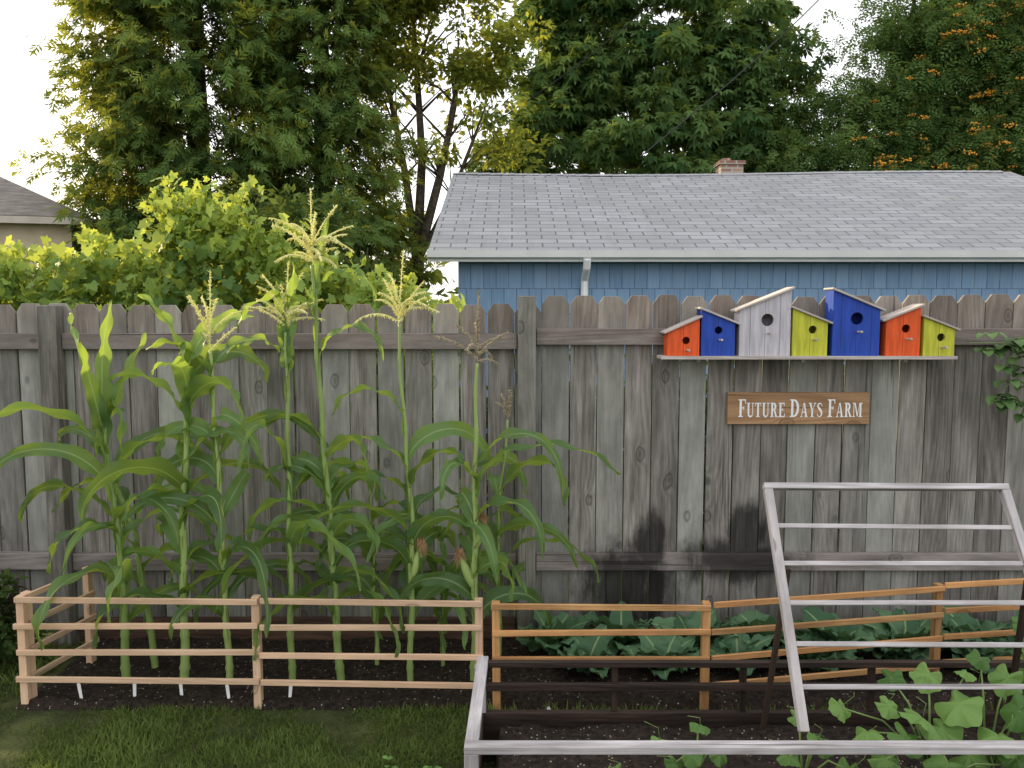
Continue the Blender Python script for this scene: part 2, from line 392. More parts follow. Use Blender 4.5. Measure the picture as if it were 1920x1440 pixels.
def birdhouse(kind,xl,xr,zl,zr,hx,hz,hr,seam,word):
    import bmesh
    zb=1.5335; y0,y1=4.000,4.104
    e=thing('birdhouse','%s wooden birdhouse with slanted grey roof'%word,'birdhouse',((xl+xr)/2,4.05,zb),'birdhouses lined up on the shelf')
    bm=bmesh.new(); N=24
    ox=(xl+xr)/2;oz=zb
    outer=[(xl,zb),(xr,zb),(xr,zr),(xl,zl)]
    ov=[bm.verts.new((a-ox,y0-4.05,b-oz)) for a,b in outer]
    iv=[bm.verts.new((hx+hr*math.cos(2*math.pi*i/N)-ox,y0-4.05,hz+hr*math.sin(2*math.pi*i/N)-oz)) for i in range(N)]
    oe=[bm.edges.new((ov[i],ov[(i+1)%4])) for i in range(4)]
    ie=[bm.edges.new((iv[i],iv[(i+1)%N])) for i in range(N)]
    bmesh.ops.triangle_fill(bm,edges=oe+ie,use_beauty=True)
    iv2=[bm.verts.new((v.co.x,y0-4.05+.014,v.co.z)) for v in iv]
    for i in range(N): bm.faces.new((iv[i],iv[(i+1)%N],iv2[(i+1)%N],iv2[i]))
    bv=[bm.verts.new((a-ox,y1-4.05,b-oz)) for a,b in outer]
    for i in range(4): bm.faces.new((ov[i],bv[i],bv[(i+1)%4],ov[(i+1)%4]))
    bm.faces.new(bv)
    bmesh.ops.recalc_face_normals(bm,faces=bm.faces)
    me=bpy.data.meshes.new('body'); bm.to_mesh(me); bm.free()
    me.materials.append(paint('paint_'+kind,cols[kind],seam))
    o=bpy.data.objects.new('body',me); COL.objects.link(o); o.parent=e; o.location=(0,0,0)
    mb=MB(); d=Vector((xr-xl,0,zr-zl)).normalized(); n_=Vector((-d.z,0,d.x)); th=.0095
    hi=1 if zr>zl else 0
    a=Vector((xl,4.046,zl))+n_*(th/2+.0008)-d*(.020 if hi else .014); b=Vector((xr,4.046,zr))+n_*(th/2+.0008)+d*(.014 if hi else .020)
    mb.box(a,b,(0,1,0),.122,th); mb.build('roof',M_bhroof,e,bevel=.001)
    mb=MB(); pz=hz-hr-.5*(hr)-.020; px_=hx+.006
    mb.tube([(px_,4.0005,pz),(px_,3.950,pz+.002)],.0055,8); mb.build('perch',M_bhroof,e)
birdhouse('orange',.774,.932,1.650,1.720,.866,1.610,.019,.3,'small orange')
birdhouse('blue',.940,1.108,1.762,1.695,1.026,1.661,.019,.085,'small blue')
birdhouse('white',1.130,1.383,1.760,1.862,1.268,1.712,.031,.074,'tall pale lavender')
birdhouse('yellow',1.394,1.568,1.767,1.698,1.494,1.664,.020,.3,'small yellow')
birdhouse('blue',1.592,1.826,1.858,1.762,1.712,1.719,.031,.075,'tall blue')
birdhouse('orange',1.858,2.028,1.710,1.778,1.957,1.669,.021,.3,'small orange')
birdhouse('yellow',2.046,2.200,1.724,1.665,2.133,1.626,.020,.3,'small yellow')

# ---------------------------------------------------------------- low slatted panels
def panel(x0,y0,x1,y1,mat,top,label,zs=(0,-.118,-.240,-.362),posts=(1,1),top1=None):
    e=thing('slatted_panel',label,'garden fence panel',((x0+x1)/2,(y0+y1)/2,0),'low slatted panels around the beds')
    a=Vector((x0,y0,0));b=Vector((x1,y1,0));d=(b-a).normalized();n_=Vector((d.y,-d.x,0))
    if n_.y>0: n_=-n_
    top1=top1 or top
    mb=MB()
    for i,dz in enumerate(zs):
        z=top-.014+dz+random.uniform(-.003,.003);z2=z+top1-top+random.uniform(-.008,.008)
        p0=a+n_*.0105+Vector((0,0,z))-d*random.uniform(-.004,.008);p1=b+n_*.0105+Vector((0,0,z2))+d*random.uniform(-.006,.001)
        mb.box(p0,p1,(0,0,1),.0255,.0135)
    mb.build('slats',mat,e,bevel=.002)
    for k,(pt,tt) in enumerate(((a+d*.018,top),(b-d*.018,top1))):
        if posts[k]:
            mb=MB(); q=pt-n_*.0145
            mb.box(q+Vector((0,0,-.02)),q+Vector((random.uniform(-.004,.004),0,tt-.002)),d,.034,.034); mb.build('post',mat,e,bevel=.002)
LP='new pale pine slatted panel enclosing the corn bed'
panel(-2.175,3.42,-1.105,3.41,M_pine,.515,LP)
panel(-1.098,3.41,-.125,3.39,M_pine,.510,LP,posts=(0,1))
panel(-2.055,3.84,-2.150,3.455,M_pine,.515,'short pale pine slatted end panel of the corn bed')
LO='orange slatted panel in front of leafy greens'
panel(-.085,3.38,.862,3.38,M_orange,.500,LO)
panel(.868,3.38,1.985,3.60,M_orange,.505,LO,posts=(0,1))
panel(1.992,3.60,2.75,3.70,M_orange,.515,LO,posts=(0,1))

# ---------------------------------------------------------------- cold frame bed
cf=thing('raised_bed_frame','weathered raised bed with dark wooden rails and grey top','raised bed',(1.4,2.7,0))
X0,X1,Y0,Y1=-.125,2.95,2.40,3.01
mb=MB()
mb.aabox(X0,X1,Y0-.014,Y0+.014,0,.20,'x'); mb.aabox(X0,X1,Y1-.014,Y1+.014,0,.20,'x'); mb.aabox(X0-.014,X0+.014,Y0+.016,Y1-.016,0,.20,'y')
mb.build('planter_wall',M_wet,cf,bevel=.002)
for q in ((X0+.03,X1,Y1-.03,Y1-.005,.388,.411),(X0+.03,X1,Y1-.03,Y1-.008,.295,.322),(X0+.03,X1,Y0-.004,Y0+.014,.29,.322)):
    mb=MB(); mb.aabox(*q,'x'); mb.build('rail',M_wet,cf,bevel=.002)
for xx in (.40,.90,1.4,1.9,2.5):
    mb=MB(); mb.aabox(xx-.012,xx+.012,Y1-.003,Y1+.020,.2,.40,'z'); mb.build('post',M_wet,cf,bevel=.002)
for (xx,yy) in ((X0-.002,Y0),(X0+.002,Y1)):
    mb=MB(); mb.aabox(xx-.022,xx+.022,yy-.02,yy+.02,.2015,.382,'z'); mb.build('post',M_silver,cf,bevel=.002)
mb=MB(); mb.aabox(X0-.024,X1,Y0-.022,Y0+.022,.384,.408,'x',(.4,.8,.3)); mb.build('top_rail',M_silver,cf,bevel=.002)
mb=MB(); mb.box((X0-.002,Y0+.024,.396),(X0+.012,Y1+.02,.402),(1,0,0),.042,.026); mb.build('top_rail',M_silver,cf,bevel=.002)
lid=thing('lid_frame','silver grey wooden lid frame with slats propped open','cold frame lid',(1.35,2.6,.42))
A=Vector((.925,2.44,.425));B=Vector((.925,2.86,1.112));C=Vector((1.80,2.44,.425));D=Vector((1.780,2.86,1.108))
ax=(B-A).normalized()
for a,b in ((A,B),(C,D)):
    mb=MB(); mb.box(a,b,(1,0,0),.030,.028); mb.build('stile',M_silver,lid,bevel=.002)
mb=MB()
mb.box(B+Vector((-.015,0,0))+ax*.012,D+Vector((.015,0,0))+ax*.012,ax,.022,.028); mb.build('top_rail',M_silver,lid,bevel=.002)
for i in range(1,6):
    f=i/6; a=B.lerp(A,f)+Vector((.015,0,0));b=D.lerp(C,f)+Vector((-.015,0,random.uniform(-.004,.004)))
    mb=MB(); mb.box(a,b,ax,.0165,.010,(random.random(),random.uniform(.7,1),.5)); mb.build('slat',M_silver,lid,bevel=.002)
for (a,b) in (((.985,2.80,.84),(.955,2.93,.17)),((1.83,2.78,.80),(1.86,2.90,.17))):
    mb=MB(); mb.box(a,b,(1,0,0),.018,.018); mb.build('prop',M_wet,lid,bevel=.001)

# plant tags
for (x,y) in ((-1.93,3.47),(-1.70,3.48),(-1.485,3.48),(-1.265,3.46),(-1.00,3.47),(.15,3.25)):
    mb=MB(); l=random.uniform(-.016,.016)
    mb.prism([(-.006,-.03),(.006,-.03),(.0085+l,.062),(.004+l,.070),(-.004+l,.070),(-.0075+l,.062)],(x,y,.025),(1,0,0),(0,0,1),(0,1,0),.0015)
    tag(mb.build('plant_tag',M_tag),'white plastic plant tag stuck in dark soil','plant tag','plant tags in the bed')

# ---------------------------------------------------------------- garage
t=NT('asphalt_shingles'); uv=t.n('UVMap').outputs[0]
us=t.sep(uv); wob=t.noise(uv,2.5,1)
uvw=t.comb(us[0],t.math('ADD',us[1],t.math('MULTIPLY',wob,.03)),0.0)
br=t.n('TexBrick',{'Vector':uvw,'Color1':(.25,.255,.27),'Color2':(.335,.34,.355),'Mortar':(.065,.065,.07),'Scale':1.0,'Mortar Size':.011,'Mortar Smooth':.4,'Bias':0.0,'Brick Width':.36,'Row Height':.175},offset=.5)
sp=t.noise(uv,90,2,.8); lg=t.noise(uv,.9,3)
col=t.mix(t.ss(sp,.3,.75,0,.7),br.outputs[0],t.mix(.35,br.outputs[0],(.50,.50,.52)))
stk=t.noise(t.comb(t.math('MULTIPLY',us[0],7),t.math('MULTIPLY',us[1],.8),0.0),1.0,4,.7)
col=t.mix(t.ss(lg,.35,.7,0,.3),col,(.22,.205,.20)); col=t.mix(t.ss(stk,.5,.75,0,.4),col,(.17,.17,.18))
M_shing=t.done(t.bsdf(col,.9,t.bump(br.outputs[1],-.8,.02),.2))
t=NT('blue_shingle_siding'); uv=t.n('UVMap').outputs[0]
br=t.n('TexBrick',{'Vector':uv,'Color1':(.16,.28,.45),'Color2':(.22,.36,.55),'Mortar':(.06,.12,.21),'Scale':1.0,'Mortar Size':.005,'Mortar Smooth':.2,'Bias':0.0,'Brick Width':.15,'Row Height':.30},offset=.37)
us=t.sep(uv); str_=t.noise(t.comb(t.math('MULTIPLY',us[0],60),t.math('MULTIPLY',us[1],3),0.0),1.0,3)
col=t.mix(t.ss(str_,.3,.75,0,.4),br.outputs[0],(.36,.46,.58))
M_side=t.done(t.bsdf(col,.8,None,.3))
def quad(mb,pts,uvs,c=(0,0,0)):
    b=len(mb.v); mb.v+= [Vector(p) for p in pts]; mb.face(list(range(b,b+len(pts))),uvs,c)
gar=thing('garage','low blue shingled garage with grey asphalt roof and white gutter','garage',(3.6,13.5,0))
gx0,gx1,gy0,gyr,gy1=-.64,7.9,9.65,13.5,17.35; zr_=4.03
mb=MB()
quad(mb,[(gx0,gy0,0),(gx1,gy0,0),(gx1,gy0,2.50),(gx0,gy0,2.50)],[(0,.07),(gx1-gx0,.07),(gx1-gx0,2.57),(0,2.57)])
quad(mb,[(gx0,gy1,0),(gx0,gy0,0),(gx0,gy0,2.50),(gx0,gyr,3.95),(gx0,gy1,2.5)],[(0,0),(7.7,0),(7.7,2.5),(3.85,3.95),(0,2.5)])
quad(mb,[(gx1,gy0,0),(gx1,gy1,0),(gx1,gy1,2.50),(gx1,gyr,3.95),(gx1,gy0,2.5)],[(0,0),(7.7,0),(7.7,2.5),(3.85,3.95),(0,2.5)])
quad(mb,[(gx1,gy1,0),(gx0,gy1,0),(gx0,gy1,2.50),(gx1,gy1,2.50)],[(0,0),(gx1-gx0,0),(gx1-gx0,2.5),(0,2.5)])
mb.build('wall',M_side,gar)
rx0,rx1,ye,yb=-.967,8.22,9.33,17.67; ze=2.45; sl_=math.hypot(gyr-ye,zr_-ze)
mb=MB()
NX=40
for i in range(NX):
    xa=rx0+(rx1-rx0)*i/NX; xb=rx0+(rx1-rx0)*(i+1)/NX
    sa=-.03*math.sin(math.pi*i/NX*1.7)+.01*mn.noise((xa,0,0)); sb=-.03*math.sin(math.pi*(i+1)/NX*1.7)+.01*mn.noise((xb,0,0))
    quad(mb,[(xa,ye,ze),(xb,ye,ze),(xb,gyr,zr_+sb),(xa,gyr,zr_+sa)],[(xa,0),(xb,0),(xb,sl_),(xa,sl_)])
    quad(mb,[(xb,yb,ze),(xa,yb,ze),(xa,gyr,zr_+sa),(xb,gyr,zr_+sb)],[(xb,0),(xa,0),(xa,sl_),(xb,sl_)])
roof=mb.build('roof',M_shing,gar)
m=roof.modifiers.new('s','SOLIDIFY'); m.thickness=.04; m.offset=-1
mb=MB(); 
pt_=(zr_-ze)/(gyr-ye)
for i in range(46):
    xa=rx0+.2*i; 
    if xa>rx1-.2: break
    s_=-.03*math.sin(math.pi*(i/46)*1.7)
    mb.box((xa,gyr-.06,zr_+s_-.06*pt_+.010),(xa+.21,gyr-.06,zr_+s_-.06*pt_+.016),(0,1,pt_),.12,.008)
M_ridge=simple('ridge_shingle',(.24,.24,.25),(.40,.40,.42),25,.9,.3,.2)
cap=mb.build('ridge_cap',M_ridge,roof); cap.location=(0,0,0)
M_wtrim=simple('white_trim',(.84,.84,.84),(.92,.92,.92),3,.6,.1)
mb=MB()
mb.prism([(0,0),(.09,.02),(.12,.10),(.11,.10),(.085,.035),(0,.02)],(rx0,9.33,2.355),(0,-1,0),(0,0,1),(1,0,0),rx1-rx0)
mb.build('gutter',M_wtrim,gar)
mb=MB(); mb.aabox(rx0,rx1,9.335,9.36,2.33,2.44,'x'); mb.build('fascia',M_wtrim,gar)
mb=MB(); mb.tube([(.86,9.27,2.36),(.86,9.32,2.27),(.86,9.60,2.12),(.86,9.60,0)],.045,8); mb.build('downspout',M_wtrim,gar)
mb=MB(); mb.box((rx0+.012,9.33,2.38),(rx0+.012,gyr,zr_-.07),(0,0,1),.09,.03); mb.build('bargeboard',M_wtrim,gar)
t=NT('chimney_brick'); 
br=t.n('TexBrick',{'Vector':t.n('UVMap').outputs[0],'Color1':(.24,.12,.09),'Color2':(.40,.25,.19),'Mortar':(.40,.37,.33),'Scale':1.0,'Mortar Size':.014,'Brick Width':.19,'Row Height':.07})
M_brick=t.done(t.bsdf(br.outputs[0],.9,t.bump(br.outputs[1],-.4,.01)))
mb=MB()
for (x0,x1,y0,y1,z0,z1) in ((3.50,3.88,13.75,14.10,3.6,4.22),(3.47,3.91,13.72,14.13,4.222,4.28),(3.55,3.69,13.82,14.03,4.282,4.335)):
    w_=x1-x0;h_=z1-z0
    for pts in ([(x0,y0,z0),(x1,y0,z0),(x1,y0,z1),(x0,y0,z1)],[(x0,y1,z0),(x0,y0,z0),(x0,y0,z1),(x0,y1,z1)],[(x1,y0,z0),(x1,y1,z0),(x1,y1,z1),(x1,y0,z1)],[(x1,y1,z0),(x0,y1,z0),(x0,y1,z1),(x1,y1,z1)]):
        quad(mb,pts,[(0,0),(w_,0),(w_,h_),(0,h_)])
    quad(mb,[(x0,y0,z1),(x1,y0,z1),(x1,y1,z1),(x0,y1,z1)],[(0,0),(.02,0),(.02,.02),(0,.02)])
ch=mb.build('chimney',M_brick,gar)
ch.parent=roof; ch.location=(0,0,0)

# ---------------------------------------------------------------- neighbour house (hipped)
hs=thing('house','tan house with brown grey hipped roof behind vines','house',(-11,17,0))
M_tan=simple('tan_siding',(.56,.46,.32),(.66,.56,.41),3,.9,.2)
M_broof=wood('brown_roof',(.19,.165,.15),(.34,.30,.28),(.28,.24,.22),(.9,1.1),0,.1)
mb=MB()
def rot(p,a=R(14)):
    x,y,z=p; return Vector((-7.40+x*math.cos(a)-y*math.sin(a),14.2+x*math.sin(a)+y*math.cos(a),z))
E=3.40;PK=5.05;W_=9.0;Dp=7.0;o=.35
for pts in ([(-W_,o,0),(-o,o,0),(-o,o,E-.05),(-W_,o,E-.05)],[(-o,o,0),(-o,Dp-o,0),(-o,Dp-o,E-.05),(-o,o,E-.05)],[(-W_,Dp-o,0),(-W_,o,0),(-W_,o,E-.05),(-W_,Dp-o,E-.05)]):
    quad(mb,[rot(p) for p in pts],[(0,0)]*len(pts))
mb.build('wall',M_tan,hs)
mb=MB()
for pts in ([(-W_-o,0,E),(0,0,E),(-3.5,3.5,PK),(-W_+3,3.5,PK)],[(0,0,E),(0,Dp,E),(-3.5,3.5,PK)],[(0,Dp,E),(-W_-o,Dp,E),(-W_+3,3.5,PK),(-3.5,3.5,PK)],[(-W_-o,Dp,E),(-W_-o,0,E),(-W_+3,3.5,PK)]):
    quad(mb,[rot(p) for p in pts],[(p[1],p[0]) for p in pts])
mb.build('roof',M_broof,hs)
M_ftrim=simple('tan_trim',(.42,.37,.31),(.50,.45,.38),3,.6,.1)
mb=MB(); mb.box(rot((-W_-o,.01,E-.07)),rot((0,.01,E-.07)),(0,0,1),.12,.04); mb.box(rot((.0,.03,E-.07)),rot((0,Dp,E-.07)),(0,0,1),.12,.04); mb.build('fascia',M_ftrim,hs)

# ---------------------------------------------------------------- foliage
def unit(v): return v/(np.linalg.norm(v,axis=1,keepdims=True)+1e-9)
def rsphere(n): return unit(rng.normal(size=(n,3)))
DIA=[(0,0,0),(.28,.45,.06),(0,1,0),(-.28,.45,.06)]; DIAF=[[0,1,2,3]]
def blades(lst):
    tv=[];tf=[]
    for (x,y,z,ang,l,w_,dz) in lst:
        b=len(tv);dx,dy=math.sin(ang),math.cos(ang)
        tv+=[(x,y,z),(x+dx*l*.45+dy*w_,y+dy*l*.45-dx*w_,z+dz*.4),(x+dx*l,y+dy*l,z+dz),(x+dx*l*.45-dy*w_,y+dy*l*.45+dx*w_,z+dz*.4)]
        tf.append([b,b+1,b+2,b+3])
    return tv,tf
CEDAR=blades([(0,i*.22,-.03*i*i,s*R(42),.48-.07*i,.065,-.10) for i in range(3) for s in(-1,1)]+[(0,.1,-.03,0,.9,.065,-.25)])
PALM=blades([(0,0,0,R(a),l,.15,-.30) for a,l in((-95,.55),(-45,.85),(0,1),(45,.85),(95,.55))])
PINN=blades([(0,.12+i*.19,-.03*i*i,s*R(62),.32,.07,-.06) for i in range(4) for s in(-1,1)]+[(0,.85,-.3,0,.25,.06,-.05)])
def clump_leaves(blobs,ncl,per,rc_,size,droop=.3,shell=.55,tone=(.0,1.)):
    P=[];D_=[];Nn=[];C_=[]
    wts=np.array([b[1][0]*b[1][1]*b[1][2] for b in blobs]);wts=wts/wts.sum()
    for bi,(c,r) in enumerate(blobs):
        n=max(3,int(ncl*wts[bi]))
        u=rsphere(n); u[:,1]=np.where(rng.random(n)<.6,-np.abs(u[:,1]),u[:,1])
        u=u*(rng.uniform(shell,1.05,(n,1))); u=u*(1+.10*rng.normal(size=(n,1)))
        cc=np.array(c)+u*np.array(r)
        for q in cc:
            k=int(per*rng.uniform(.5,1.4)); rr=rc_*rng.uniform(.6,1.3)
            s_=rsphere(k)*rng.uniform(.35,1,(k,1))**.6; s_[:,2]*=.6
            pos=q+s_*rr
            d=unit(s_)+rng.normal(size=(k,3))*.5; d[:,2]-=droop
            nn=rng.normal(size=(k,3))*.45; nn[:,2]+=1; nn[:,1]-=.35
            ct=rng.uniform(*tone)
            P.append(pos);D_.append(d);Nn.append(nn)
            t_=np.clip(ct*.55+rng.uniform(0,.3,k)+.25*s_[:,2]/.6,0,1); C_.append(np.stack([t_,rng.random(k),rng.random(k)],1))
    P=np.concatenate(P);n=len(P)
    return P,np.concatenate(D_),np.concatenate(Nn),rng.uniform(.7,1.3,n)*size,np.concatenate(C_)
M_bark=simple('bark',(.045,.034,.026),(.12,.095,.07),12,.95,.6)
M_cedar=leafmat('cedar_foliage',(.026,.060,.024),(.13,.21,.06),(.78,.76,.08),.34,.7,.1,far=True)
M_chest=leafmat('broad_foliage',(.030,.075,.028),(.16,.25,.08),(.58,.66,.08),.30,.55,.2,far=True)
M_mid=leafmat('light_foliage',(.05,.09,.02),(.20,.25,.06),(.90,.84,.09),.45,.55,.2,far=True)
M_rowan=leafmat('rowan_foliage',(.045,.10,.030),(.18,.27,.085),(.52,.62,.10),.30,.55,.2,far=True)
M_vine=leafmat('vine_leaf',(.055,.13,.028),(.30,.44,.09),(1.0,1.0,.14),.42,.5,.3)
M_shrub=leafmat('shrub_leaf',(.025,.055,.018),(.10,.15,.045),(.3,.34,.05),.3,.55,.2,far=True)

def cedar(name,x,y,H,Rm,z0,label,n_levels=60,dens=9,sz=.34,narrow=.5):
    e=thing(name,label,'tree',(x,y,0))
    mb=MB(); mb.tube([(x,y,0),(x+.05,y,H*.4),(x,y,H)],[.30,.2,.03],8); 
    P=[];Dd=[];Nn=[];T=[]
    for i in range(n_levels):
        f=i/n_levels; z=z0+(H-z0)*f
        prof=min(1,narrow+f*2.2)*(1-f)**.48
        for j in range(14):
            a=random.random()*6.283
            if math.sin(a)>.7: continue
            L=Rm*prof*random.uniform(.68,1.10)*(1+.42*mn.noise((math.cos(a)*1.5,math.sin(a)*1.5,z*.9)))
            zz=z+random.uniform(-.1,.1)
            lift=random.uniform(-.05,.30)
            if j<1: mb.tube([(x,y,zz),(x+math.cos(a)*L*.7,y+math.sin(a)*L*.7,zz+lift*L*.7)],[.03,.01],4)
            tone=random.random()
            k=max(4,int(L*dens))
            s_=rng.uniform(.10,1,k)**.6
            px=x+math.cos(a)*L*s_;py=y+math.sin(a)*L*s_;pz=zz+lift*L*s_-.12*L*s_**3
            spr=np.array([.12,.12,.09])
            pos=np.stack([px,py,pz],1)+rng.normal(size=(k,3))*spr
            d=np.stack([np.full(k,math.cos(a)*.7),np.full(k,math.sin(a)*.7),np.full(k,-.32)],1)+rng.normal(size=(k,3))*.42
            nn=rng.normal(size=(k,3))*.45+np.array([math.cos(a)*.6,math.sin(a)*.6,.7])
            P.append(pos);Dd.append(d);Nn.append(nn)
            T.append(np.stack([np.clip(tone*.45+rng.uniform(0,.25,k)+.65*np.clip((s_-.6)/.4,0,1)-.12,0,1),rng.random(k),rng.random(k)],1))  # crown shade painted into spray tone: inner sprays darker, outer ones lighter
    P=np.concatenate(P);n=len(P)
    mb.build('trunk',M_bark,e)
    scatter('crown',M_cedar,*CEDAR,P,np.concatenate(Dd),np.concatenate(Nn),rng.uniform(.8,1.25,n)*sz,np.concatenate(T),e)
cedar('cedar_tree',-6.15,16.0,13.5,2.9,1.8,'large dense cedar tree with golden sunlit outer sprays',78,17,.31,.55)
cedar('cedar_tree',-3.85,16.6,12.5,2.1,1.2,'dark narrow cedar tree with feathery sprays',70,17,.31,.8)

def limbs(mb,base,ends,r0):
    for en,r_ in ends:
        b=Vector(base);e_=Vector(en);m1=b.lerp(e_,.35)+Vector((random.uniform(-.25,.25),random.uniform(-.2,.2),.2));m2=b.lerp(e_,.7)+Vector((random.uniform(-.2,.2),random.uniform(-.2,.2),.1))
        mb.tube([b,m1,m2,e_],[r0*r_,r0*r_*.75,r0*r_*.5,r0*r_*.15],6)
        for q in (m1,m2,m1.lerp(m2,.5)):
            for _ in range(3):
                t_=q+Vector((random.uniform(-1.1,1.1),random.uniform(-.8,.8),random.uniform(.3,1.3)))
                mb.tube([q,q.lerp(t_,.5)+Vector((random.uniform(-.1,.1),0,.08)),t_],[r0*r_*.28,r0*r_*.16,.008],5)
e=thing('slender_tree','open multi-stemmed tree with backlit yellow green leaves','tree',(-2.1,17.5,0))
mb=MB(); mb.tube([(-2.1,17.5,0),(-2.12,17.5,1.6),(-2.05,17.5,2.9)],[.24,.19,.17],8)
limbs(mb,(-2.05,17.5,2.8),[((-3.0,17.3,7.6),.7),((-2.15,17.9,8.6),.8),((-1.1,17.2,7.4),.75),((-.5,17.6,6.3),.45)],.16)
limbs(mb,(-2.1,17.5,2.0),[((-3.1,17.5,5.6),.5)],.12)
mb.build('trunk',M_bark,e,smooth=True)
bl=[((-2.2,17.5,8.4),(2.4,1.6,1.7)),((-3.1,17.3,6.6),(1.0,1,.9)),((-.5,17.4,6.9),(1.1,1,1.2)),((-2.0,17.6,6.9),(1.6,1,.7)),((-.1,17.2,5.3),(.8,.7,.8)),((-3.4,17.2,4.6),(.6,.7,.7)),((-1.6,17.2,5.2),(.5,.5,.35)),((-2.6,17.2,3.4),(.5,.5,.5))]
P,D_,N_,S_,C_=clump_leaves(bl,220,70,.42,.15,.2,.1)
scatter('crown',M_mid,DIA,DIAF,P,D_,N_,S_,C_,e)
e=thing('broadleaf_tree','big dark green tree with drooping palmate leaves','tree',(3.3,21.5,0))
mb=MB(); mb.tube([(3.3,21.5,0),(3.3,21.5,4.5)],[.35,.28],8)
limbs(mb,(3.3,21.5,4.3),[((.8,21,8),.6),((2.5,21.5,11),.8),((5,21,10),.7),((6.5,21.5,7.5),.6)],.25)
mb.build('trunk',M_bark,e,smooth=True)
bl=[((3.2,21.5,8.6),(3.4,2.5,3.4)),((.9,20.8,6.4),(1.8,1.5,1.7)),((5.6,20.8,7.0),(1.8,1.8,2.7)),((3.4,19.8,5.6),(2.4,1.3,1.4)),((1.2,21.3,8.3),(1.4,1.2,1.6)),((.0,21,5.6),(1.3,1,1.2)),((6.6,21,6.0),(1.0,1,1.7))]
P,D_,N_,S_,C_=clump_leaves(bl,450,50,.55,.24,.7,.45)
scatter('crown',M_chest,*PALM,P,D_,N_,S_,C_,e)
e=thing('rowan_tree','rowan tree with feathery leaves and orange berry clusters','tree',(10.2,19.8,0))
mb=MB(); mb.tube([(10.2,19.8,0),(10.1,19.8,3.8)],[.25,.2],8)
limbs(mb,(10.1,19.8,3.6),[((8,19.3,6.5),.6),((9.4,19.6,9.5),.8),((11.5,19.4,9.5),.7),((12.6,19.5,7),.6)],.2)
mb.build('trunk',M_bark,e,smooth=True)
bl=[((10.6,19.8,7.6),(2.7,1.9,2.9)),((8.6,19.4,5.8),(1.9,1.3,2.2)),((12.2,19.3,6.2),(2.0,1.5,3.2)),((10.3,18.9,4.9),(2.2,1.1,1.5)),((7.2,20.0,5.4),(1.3,1,1.7))]
P,D_,N_,S_,C_=clump_leaves(bl,590,54,.5,.31,.5,.4)
scatter('crown',M_rowan,*PINN,P,D_,N_,S_,C_,e)
M_berry=simple('orange_berries',(.66,.27,.03),(.82,.42,.06),20,.5,.2)
bt=[];bf=[]
for i in range(14):
    q=Vector(rsphere(1)[0])*random.uniform(.3,1); q.z*=.35; b=len(bt)
    for dx,dy,dz in((1,0,0),(-1,0,0),(0,1,0),(0,-1,0),(0,0,1),(0,0,-1)): bt.append((q.x+dx*.16,q.y+dy*.16,q.z+dz*.16))
    for f in((0,2,4),(2,1,4),(1,3,4),(3,0,4),(2,0,5),(1,2,5),(3,1,5),(0,3,5)): bf.append([b+k for k in f])
idx=rng.choice(len(P),5000,replace=False); PB=P[idx]; PB=PB[(PB[:,1]<19.0)][:300]+np.array([0,-.40,.0])
n=len(PB); up=np.tile(np.array([0,0,1.0]),(n,1))+rng.normal(size=(n,3))*.2
dd=rng.normal(size=(n,3)); dd[:,2]=0
scatter('berry_clusters',M_berry,bt,bf,PB,dd,up,rng.uniform(.09,.18,n),rng.random((n,3)),e)
bl=[((x,27+random.uniform(-1,1),1.6),(2.2,1.2,2.0+random.uniform(-.3,.7))) for x in range(-24,34,3)]
P,D_,N_,S_,C_=clump_leaves(bl,320,30,.75,.40,.3,.5)
tag(scatter('distant_hedge',M_shrub,DIA,DIAF,P,D_,N_,S_,C_),None,None,kind='stuff')
def shrub(base,bl,ncl,per,rc_,sz,label,tops):
    e=thing('shrub',label,'shrub',base)
    mb=MB()
    for q in tops: mb.tube([base,q],[.03,.008],5)
    mb.build('stems',M_bark,e)
    P,D_,N_,S_,C_=clump_leaves(bl,ncl,per,rc_,sz,.3,.3)
    scatter('crown',M_shrub,DIA,DIAF,P,D_,N_,S_,C_,e)
shrub((-1.9,9,0),[((-2.3,9,2.0),(1.0,.7,1.05)),((-1.5,8.7,1.6),(.75,.6,.8)),((-3.3,9.5,2.1),(.9,.7,1.1))],120,60,.25,.11,'dark leafy shrub beside the blue garage',
  [(-1.9+random.uniform(-.8,.6),9+random.uniform(-.5,.5),random.uniform(1.5,2.5)) for _ in range(9)])
shrub((-2.60,3.85,0),[((-2.62,3.85,.28),(.25,.20,.30))],40,50,.09,.05,'small dark shrub at the fence foot beside the corn bed',
  [(-2.6+random.uniform(-.2,.2),3.85+random.uniform(-.1,.1),random.uniform(.3,.55)) for _ in range(6)])
shrub((1.7,5.3,0),[((x_,5.3,.85),(.5,.28,.66)) for x_ in (.2,.9,1.6,2.3,3.0)],330,34,.16,.10,'row of low dark shrubs behind the wooden fence',
  [(1.7+random.uniform(-1.6,1.5),5.3+random.uniform(-.2,.2),random.uniform(.8,1.4)) for _ in range(10)])

